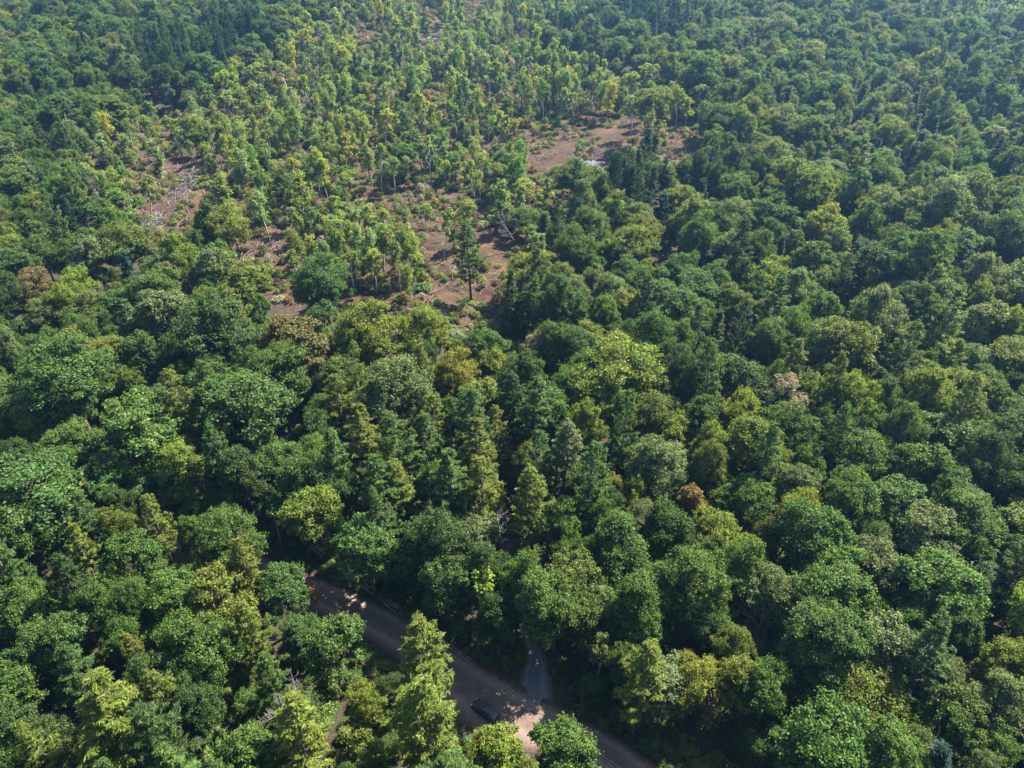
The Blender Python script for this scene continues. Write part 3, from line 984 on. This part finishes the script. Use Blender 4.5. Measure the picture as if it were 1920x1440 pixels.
def ground_mat():
    m, nt, out = new_mat('forest_floor')
    L = nt.links.new
    tc = N_(nt, 'ShaderNodeTexCoord')
    at = N_(nt, 'ShaderNodeAttribute', attribute_name='cleared')
    def noise(s, d=5):
        n = N_(nt, 'ShaderNodeTexNoise'); n.inputs['Scale'].default_value = s; n.inputs['Detail'].default_value = d; n.inputs['Roughness'].default_value = .68
        L(tc.outputs['Object'], n.inputs['Vector']); return n
    def ramp(stops, src):
        c = N_(nt, 'ShaderNodeValToRGB'); e = c.color_ramp.elements
        while len(e) < len(stops): e.new(.5)
        for q, (p, col) in zip(e, stops):
            q.position = p; q.color = (*col, 1)
        L(src, c.inputs[0]); return c
    n1, n2, n3 = noise(.9, 8), noise(.12, 5), noise(2.6, 6)
    floor = ramp([(.3, (.022, .02, .014)), (.5, (.04, .032, .022)), (.7, (.04, .05, .018))], n1.outputs['Fac'])
    clr = ramp([(.28, (.014, .008, .007)), (.42, (.034, .016, .013)), (.54, (.058, .030, .024)), (.66, (.12, .072, .055)), (.8, (.045, .042, .014))], n1.outputs['Fac'])
    green = ramp([(.38, (.030, .014, .013)), (.52, (.042, .04, .014)), (.66, (.10, .056, .034))], n2.outputs['Fac'])
    mx = N_(nt, 'ShaderNodeMix', data_type='RGBA'); mx.inputs[0].default_value = .5
    L(clr.outputs[0], mx.inputs[6]); L(green.outputs[0], mx.inputs[7])
    ad = N_(nt, 'ShaderNodeMath', operation='MULTIPLY_ADD'); L(n3.outputs['Fac'], ad.inputs[0]); ad.inputs[1].default_value = .9; L(at.outputs['Fac'], ad.inputs[2])
    mr = N_(nt, 'ShaderNodeMapRange'); L(ad.outputs[0], mr.inputs[0]); mr.inputs[1].default_value = .62; mr.inputs[2].default_value = 1.15
    m2 = N_(nt, 'ShaderNodeMix', data_type='RGBA'); L(mr.outputs[0], m2.inputs[0]); L(floor.outputs[0], m2.inputs[6]); L(mx.outputs[2], m2.inputs[7])
    pb = N_(nt, 'ShaderNodeBsdfPrincipled'); pb.inputs['Roughness'].default_value = .95; pb.inputs['Specular IOR Level'].default_value = .1
    L(m2.outputs[2], pb.inputs['Base Color'])
    b = N_(nt, 'ShaderNodeBump'); b.inputs['Strength'].default_value = .8; b.inputs['Distance'].default_value = .35
    L(n3.outputs['Fac'], b.inputs['Height']); L(b.outputs[0], pb.inputs['Normal'])
    L(pb.outputs[0], out.inputs['Surface'])
    return m


g = ground_mesh(); g.materials.append(ground_mat())
obj('ground', g, None, kind='structure')


# road and track: cambered strips with wheel ruts; u runs across, v along
def strip(name, mid, width, mat, lift, jag, seed, nx=9):
    r = np.random.default_rng(seed)
    tg = unit(np.gradient(mid, axis=0)); nn = np.stack([tg[:, 1], -tg[:, 0]], 1)
    V, F, UV = [], [], []
    run = np.concatenate([[0], np.cumsum(np.linalg.norm(np.diff(mid, axis=0), axis=1))])
    for i in range(len(mid)):
        w = width[i] / 2
        wl, wr = w * (1 + jag * r.normal()), w * (1 + jag * r.normal())
        for j in range(nx):
            f = j / (nx - 1) * 2 - 1
            p = mid[i] + nn[i] * (f * (wr if f > 0 else wl))
            z = float(hills(*p)) + lift + .10 * (1 - f * f) - .035 * math.exp(-((abs(f) - .5) / .16) ** 2)
            V.append((p[0], p[1], z)); UV.append((f * .5 + .5, run[i]))
    for i in range(len(mid) - 1):
        for j in range(nx - 1):
            a = i * nx + j
            F.append((a, a + 1, a + nx + 1, a + nx))
    me = bpy.data.meshes.new(name); me.from_pydata(V, [], F)
    uv = me.uv_layers.new(name='UVMap')
    for lp in me.loops:
        uv.data[lp.index].uv = UV[lp.vertex_index]
    me.materials.append(mat)
    me.polygons.foreach_set('use_smooth', [True] * len(me.polygons)); me.update()
    o = obj(name, me, None, kind='structure')
    return o


def resample(line, val, step=1.2):
    run = np.concatenate([[0], np.cumsum(np.linalg.norm(np.diff(line, axis=0), axis=1))])
    s = np.arange(0, run[-1], step)
    L2 = np.stack([np.interp(s, run, line[:, 0]), np.interp(s, run, line[:, 1])], 1)
    return L2, np.interp(s, run, val)


def road_mat(name, base, light, rut, litter):
    m, nt, out = new_mat(name)
    L = nt.links.new
    tc = N_(nt, 'ShaderNodeTexCoord')
    sep = N_(nt, 'ShaderNodeSeparateXYZ'); L(tc.outputs['UV'], sep.inputs[0])
    n1 = N_(nt, 'ShaderNodeTexNoise'); n1.inputs['Scale'].default_value = .8; n1.inputs['Detail'].default_value = 9; n1.inputs['Roughness'].default_value = .7
    L(tc.outputs['Object'], n1.inputs['Vector'])
    n2 = N_(nt, 'ShaderNodeTexNoise'); n2.inputs['Scale'].default_value = 6; n2.inputs['Detail'].default_value = 5
    L(tc.outputs['Object'], n2.inputs['Vector'])
    c = N_(nt, 'ShaderNodeValToRGB')
    for e, (p, col) in zip(c.color_ramp.elements, [(.32, base), (.68, light)]):
        e.position = p; e.color = (*col, 1)
    L(n1.outputs['Fac'], c.inputs[0])
    # wheel ruts worn paler along the road
    wob = N_(nt, 'ShaderNodeMath', operation='MULTIPLY_ADD'); L(n1.outputs['Fac'], wob.inputs[0]); wob.inputs[1].default_value = .08; L(sep.outputs[0], wob.inputs[2])
    rc = N_(nt, 'ShaderNodeValToRGB'); e = rc.color_ramp.elements
    for _ in range(5): e.new(.5)
    for q, (p, k) in zip(e, [(.12, 0), (.27, .8), (.36, .1), (.5, 0), (.66, .1), (.76, .8), (.92, 0)]):
        q.position = p; q.color = (k, k, k, 1)
    L(wob.outputs[0], rc.inputs[0])
    mr = N_(nt, 'ShaderNodeMix', data_type='RGBA'); L(rc.outputs[0], mr.inputs[0]); L(c.outputs[0], mr.inputs[6]); mr.inputs[7].default_value = (*rut, 1)
    # leaf litter along the edges and in drifts
    ed = N_(nt, 'ShaderNodeValToRGB'); e = ed.color_ramp.elements
    e.new(.5); e.new(.6)
    for q, (p, k) in zip(e, [(.0, .62), (.2, 0), (.82, 0), (1, .62)]):
        q.position = p; q.color = (k, k, k, 1)
    L(sep.outputs[0], ed.inputs[0])
    sm = N_(nt, 'ShaderNodeMath', operation='ADD'); L(ed.outputs[0], sm.inputs[0]); L(n2.outputs['Fac'], sm.inputs[1])
    mr2 = N_(nt, 'ShaderNodeMapRange'); L(sm.outputs[0], mr2.inputs[0]); mr2.inputs[1].default_value = .66; mr2.inputs[2].default_value = .95
    m3 = N_(nt, 'ShaderNodeMix', data_type='RGBA'); L(mr2.outputs[0], m3.inputs[0]); L(mr.outputs[2], m3.inputs[6]); m3.inputs[7].default_value = (*litter, 1)
    pb = N_(nt, 'ShaderNodeBsdfPrincipled'); pb.inputs['Roughness'].default_value = .9; pb.inputs['Specular IOR Level'].default_value = .2
    L(m3.outputs[2], pb.inputs['Base Color'])
    b = N_(nt, 'ShaderNodeBump'); b.inputs['Strength'].default_value = .5; b.inputs['Distance'].default_value = .076
    L(n2.outputs['Fac'], b.inputs['Height']); L(b.outputs[0], pb.inputs['Normal'])
    L(pb.outputs[0], out.inputs['Surface'])
    return m


rm, rw = resample(ROAD_MID, ROAD_W)
strip('dirt_road', rm, rw, road_mat('packed_dirt', (.066, .047, .035), (.122, .088, .066), (.16, .118, .092), (.052, .033, .021)), .06, .03, 3, 13)
tw = 2.1 + 3.4 * np.exp(-(np.linalg.norm(tr_line - tr_line[0], axis=1) / 6.5) ** 2)
tm_, tw_ = resample(tr_line, tw, .9)
strip('forest_track', tm_, tw_, road_mat('grey_gravel_track', (.06, .06, .064), (.105, .103, .108), (.13, .127, .13), (.06, .048, .036)), .02, .09, 4)

# flat pale rock laid bare in the clearing
M_rock = ramp_mat('pale_lichened_rock', [(.3, (.05, .048, .053)), (.55, (.085, .082, .09)), (.75, (.12, .116, .124))], .8, bump=.5)
for (u, v, rx, ry, lab) in [(1107, 308, 4.6, 4.0, 'flat pale rock slab on the open ground of the clearing'), (806, 74, 7.5, 5, 'narrow pale rock slab far off between dark trees'), (1400, 42, 10, 5, 'long pale rock slab in the far sandy opening')]:
    x, y, z = unproject(u, v)
    V, F = [(0, 0, .55)], []
    r_ = np.random.default_rng(int(u))
    for ring_, (q0, zz) in enumerate([(.35, .5), (.7, .42), (.92, .2), (1.0, -.9)]):
        for k in range(28):
            a = 2 * PI * k / 28
            q = q0 * (1 + .16 * math.sin(3 * a + u) + .1 * math.sin(5 * a + 1) + .04 * r_.normal())
            V.append((math.cos(a) * rx * q, math.sin(a) * ry * q, zz + .07 * r_.normal()))
    for k in range(28):
        k2 = (k + 1) % 28
        F.append((0, 1 + k, 1 + k2))
        for g_ in range(3):
            b0, b1 = 1 + g_ * 28, 1 + (g_ + 1) * 28
            F.append((b0 + k, b1 + k, b1 + k2, b0 + k2))
    me = bpy.data.meshes.new('rock_slab'); me.from_pydata(V, [], F); me.materials.append(M_rock); me.update()
    o = obj('rock_slab', me, None, label=lab, category='rock', group='pale rock slabs')
    o.location = (x, y, z)

# ------------------------------------------------------------------ the parked car
def paint(name, col, rough, metal=0.0, coat=0.0):
    m, nt, out = new_mat(name)
    pb = N_(nt, 'ShaderNodeBsdfPrincipled')
    tc = N_(nt, 'ShaderNodeTexCoord'); n = N_(nt, 'ShaderNodeTexNoise'); n.inputs['Scale'].default_value = 4; n.inputs['Detail'].default_value = 6
    nt.links.new(tc.outputs['Object'], n.inputs['Vector'])
    c = N_(nt, 'ShaderNodeValToRGB'); c.color_ramp.elements[0].color = (*[v * .8 for v in col], 1); c.color_ramp.elements[1].color = (*[v * 1.25 + .004 for v in col], 1)
    nt.links.new(n.outputs['Fac'], c.inputs[0]); nt.links.new(c.outputs[0], pb.inputs['Base Color'])
    pb.inputs['Roughness'].default_value = rough; pb.inputs['Metallic'].default_value = metal; pb.inputs['Coat Weight'].default_value = coat
    nt.links.new(pb.outputs[0], out.inputs['Surface'])
    return m


M_paint = paint('dusty_dark_paint', (.008, .0095, .013), .6, .0, .05)
M_glass = paint('tinted_glass', (.05, .06, .075), .2)
M_rubber = paint('rubber', (.018, .018, .018), .85)
M_alloy = paint('alloy', (.35, .35, .37), .35, .9)
M_lamp = paint('lamp_glass', (.6, .6, .62), .12)
M_red = paint('red_lamp_glass', (.25, .01, .01), .2)
M_trim = paint('dark_trim', (.012, .012, .013), .6)


def loft(mb, secs):
    """secs: list of closed rings with equal counts"""
    b = len(mb.v); n = len(secs[0])
    for s in secs:
        mb.v += [Vector(p) for p in s]
    for i in range(len(secs) - 1):
        for k in range(n):
            k2 = (k + 1) % n
            mb.f.append((b + i * n + k, b + i * n + k2, b + (i + 1) * n + k2, b + (i + 1) * n + k))
    mb.f.append(tuple(b + k for k in range(n))[::-1]); mb.f.append(tuple(b + (len(secs) - 1) * n + k for k in range(n)))


def ring(x, w, z0, z1, tum=.06):
    """car body cross-section across y at station x"""
    h = z1 - z0
    return [(x, -w * .9, z0), (x, w * .9, z0), (x, w, z0 + h * .2), (x, w, z0 + h * .62), (x, w - tum, z1 - .04), (x, w * .82, z1), (x, -w * .82, z1), (x, -w + tum, z1 - .04), (x, -w, z0 + h * .62), (x, -w, z0 + h * .2)]


car = bpy.data.objects.new('parked_car', None); COL.objects.link(car)
car['label'] = 'dark estate car parked at the roadside by the track junction'; car['category'] = 'car'
mb = MB()          # lower body, bonnet and tail
loft(mb, [ring(2.35, .70, .38, .72), ring(2.22, .84, .30, .84), ring(1.8, .90, .26, .94), ring(1.0, .93, .26, 1.02), ring(.2, .94, .26, 1.05), ring(-1.0, .94, .26, 1.06), ring(-2.0, .92, .28, 1.04), ring(-2.28, .86, .34, .98), ring(-2.36, .76, .42, .86)])
body = obj('body', mb.mesh('body', M_paint, True), car)
bv = body.modifiers.new('bevel', 'BEVEL'); bv.width = .03; bv.segments = 2; bv.limit_method = 'ANGLE'
mb = MB()          # cabin with roof
cab = lambda x, w, z: [(x, -w, z), (x, w, z)]
def cabin_ring(x, wb, wt, zb, zt):
    return [(x, -wb, zb), (x, wb, zb), (x, wt, zt - .05), (x, wt * .9, zt), (x, -wt * .9, zt), (x, -wt, zt - .05)]
loft(mb, [cabin_ring(1.05, .84, .80, 1.0, 1.07), cabin_ring(.35, .87, .70, 1.02, 1.60), cabin_ring(-.2, .88, .71, 1.03, 1.70), cabin_ring(-1.3, .88, .71, 1.03, 1.69), cabin_ring(-1.95, .86, .67, 1.02, 1.58), cabin_ring(-2.27, .82, .76, .97, 1.05)])
cabin = obj('cabin', mb.mesh('cabin', M_paint, True), car)
bv = cabin.modifiers.new('bevel', 'BEVEL'); bv.width = .025; bv.segments = 2; bv.limit_method = 'ANGLE'


def pane(name, pts, parent):
    mb = MB()
    c = sum((Vector(p) for p in pts), Vector()) / 4
    n = (Vector(pts[1]) - Vector(pts[0])).cross(Vector(pts[2]) - Vector(pts[0])).normalized()
    if n.dot(c - Vector((-.5, 0, 1.0))) < 0:
        n = -n
    mb.v = [Vector(p) + n * .022 for p in pts] + [Vector(p) - n * .01 for p in pts]
    mb.f = [(0, 1, 2, 3), (7, 6, 5, 4), (0, 4, 5, 1), (1, 5, 6, 2), (2, 6, 7, 3), (3, 7, 4, 0)]
    return obj(name, mb.mesh(name, M_glass), parent)


pane('windscreen', [(.98, -.76, 1.1), (.98, .76, 1.1), (.42, .62, 1.56), (.42, -.62, 1.56)], cabin)
pane('rear_window', [(-2.21, -.72, 1.1), (-2.21, .72, 1.1), (-2.0, .6, 1.52), (-2.0, -.6, 1.52)], cabin)
for s in (-1, 1):
    pane('side_window', [(.72, s * .845, 1.1), (-.38, s * .868, 1.1), (-.38, s * .735, 1.56), (.26, s * .735, 1.5)], cabin)
    pane('side_window', [(-.46, s * .868, 1.1), (-1.22, s * .868, 1.1), (-1.22, s * .735, 1.56), (-.46, s * .735, 1.57)], cabin)
    pane('side_window', [(-1.3, s * .868, 1.1), (-2.02, s * .845, 1.1), (-1.9, s * .71, 1.5), (-1.3, s * .735, 1.56)], cabin)
    mb = MB(); mb.tube([(.05, s * .62, 1.70), (0, s * .62, 1.76), (-1.6, s * .62, 1.75), (-1.68, s * .62, 1.67)], [.022] * 4, 6); obj('roof_rail', mb.mesh('roof_rail', M_trim), cabin)
    mb = MB(); mb.box((.72, s * 1.0, 1.1), (.16, .2, .13)); o = obj('wing_mirror', mb.mesh('wing_mirror', M_paint), body)
    mb = MB(); mb.box((2.26, s * .62, .72), (.14, .32, .15)); obj('headlight', mb.mesh('headlight', M_lamp), body)
    mb = MB(); mb.box((-2.31, s * .74, .84), (.08, .2, .3)); obj('tail_light', mb.mesh('tail_light', M_red), body)
    for x in (1.42, -1.42):
        mb = MB(); mb.tube([(x, s * .72, .34), (x, s * .75, .34), (x, s * .92, .34), (x, s * .955, .34)], [.30, .34, .34, .3], 24)
        w = obj('wheel', mb.mesh('wheel', M_rubber, False), car)
        mb = MB(); mb.tube([(x, s * .94, .34), (x, s * .968, .34)], [.215, .2], 18); mb.tube([(x, s * .96, .34), (x, s * .98, .34)], [.06, .05], 10)
        obj('rim', mb.mesh('rim', M_alloy), w)
mb = MB(); mb.box((2.36, 0, .58), (.06, 1.1, .2)); obj('grille', mb.mesh('grille', M_trim), body)
a1, a2 = np.array(unproject(940, 1345, .6)[:2]), np.array(unproject(893, 1309, .6)[:2])
ang = math.atan2(*(a2 - a1)[::-1])
car.scale = (.84, .84, .84); car.location = (car_xy[0] - .5, car_xy[1] - .3, .12); car.rotation_euler = (0, 0, ang)

# ------------------------------------------------------------------ overhead line along the road
WZ = 9.0
wa = np.array(unproject(560, 1000, WZ)[:2]); wb = np.array(unproject(1160, 1442, WZ)[:2])
wd = unit(wb - wa); wa = wa - wd * 6; wb = wb + wd * 14; wn = np.array([-wd[1], wd[0]])
M_wire = paint('grey_cable', (.08, .08, .082), .6)
for k, (off, zz, lab) in enumerate([(-.45, WZ, 'thin overhead cable above the road, on the side by the wood'), (.0, WZ + .12, 'thin overhead cable above the road, between two others'), (.45, WZ, 'thin overhead cable above the road, on the side by the car')]):
    mb = MB(); pts = []
    for i in range(25):
        f = i / 24; p = wa + (wb - wa) * f + wn * off * -1
        pts.append((p[0], p[1], zz - .9 * 4 * f * (1 - f)))
    mb.tube(pts, [.0045] * 25, 5)
    obj('overhead_cable', mb.mesh('overhead_cable', M_wire), None, label=lab, category='cable', group='overhead cables along the road')
M_pole = ramp_mat('weathered_pole', [(.3, (.10, .085, .07)), (.7, (.22, .19, .165))], 3, stretch=(4, 4, .3))
p = wa
pole = bpy.data.objects.new('utility_pole', None); COL.objects.link(pole); pole.location = (p[0], p[1], float(hills(*p)))
pole.rotation_euler = (0, 0, math.atan2(wn[1], wn[0]))
pole['label'] = 'wooden utility pole carrying the overhead cables in the shade by the road'; pole['category'] = 'utility pole'
mb = MB(); mb.tube([(0, 0, -.5), (0, 0, 4), (0, 0, 9.6)], [.16, .14, .11], 10); obj('pole', mb.mesh('pole', M_pole, True), pole)
mb = MB(); mb.box((0, .16, WZ - .16), (1.5, .1, .12)); obj('crossarm', mb.mesh('crossarm', M_pole), pole)
for k in (-.45, 0, .45):
    mb = MB(); mb.tube([(k, .16, WZ - .10), (k, .16, WZ), (k, .16, WZ + .03)], [.05, .06, .03], 8); obj('insulator', mb.mesh('insulator', M_lamp), pole)

# ------------------------------------------------------------------ haze, sun, sky, camera
HAZE = .0002
m, nt, out = new_mat('haze')
pv = N_(nt, 'ShaderNodeVolumePrincipled'); pv.inputs['Color'].default_value = (.26, .56, 1, 1); pv.inputs['Density'].default_value = HAZE; pv.inputs['Anisotropy'].default_value = .68
nt.links.new(pv.outputs[0], out.inputs['Volume'])
mb = MB(); mb.box((0, 2500, 50), (9000, 9000, 124)); hz = obj('haze', mb.mesh('haze', m), None, kind='stuff')

w = bpy.data.worlds.new('World'); S.world = w; w.use_nodes = True
nt = w.node_tree; bg = nt.nodes['Background']
sky = nt.nodes.new('ShaderNodeTexSky'); sky.sky_type = 'NISHITA'; sky.sun_disc = False
sky.sun_elevation = SUN_EL; sky.sun_rotation = SUN_AZ; sky.altitude = 100
nt.links.new(sky.outputs[0], bg.inputs[0]); bg.inputs[1].default_value = .076
sl = bpy.data.lights.new('sun', 'SUN'); sl.energy = 5.0; sl.angle = math.radians(.5); sl.color = (1, .94, .83)
so = bpy.data.objects.new('sun', sl); COL.objects.link(so)
dv = Vector((math.sin(SUN_AZ) * math.cos(SUN_EL), math.cos(SUN_AZ) * math.cos(SUN_EL), math.sin(SUN_EL)))
so.rotation_euler = (-dv).to_track_quat('-Z', 'Y').to_euler()

cd = bpy.data.cameras.new('camera'); co = bpy.data.objects.new('camera', cd); COL.objects.link(co)
co.location = (0, 0, CAM_H); co.rotation_euler = (PI / 2 - PITCH, 0, 0)
cd.sensor_fit = 'HORIZONTAL'; cd.angle = 2 * math.atan(960 / FPX); cd.clip_start = .5; cd.clip_end = 30000
S.camera = co
S.render.engine = 'CYCLES'
S.cycles.max_bounces = 8; S.cycles.diffuse_bounces = 4; S.cycles.transmission_bounces = 4; S.cycles.volume_bounces = 0
S.cycles.use_denoising = True
vs = S.view_settings; vs.view_transform = 'Standard'; vs.look = 'None'; vs.exposure = 2.5; vs.gamma = 1.0
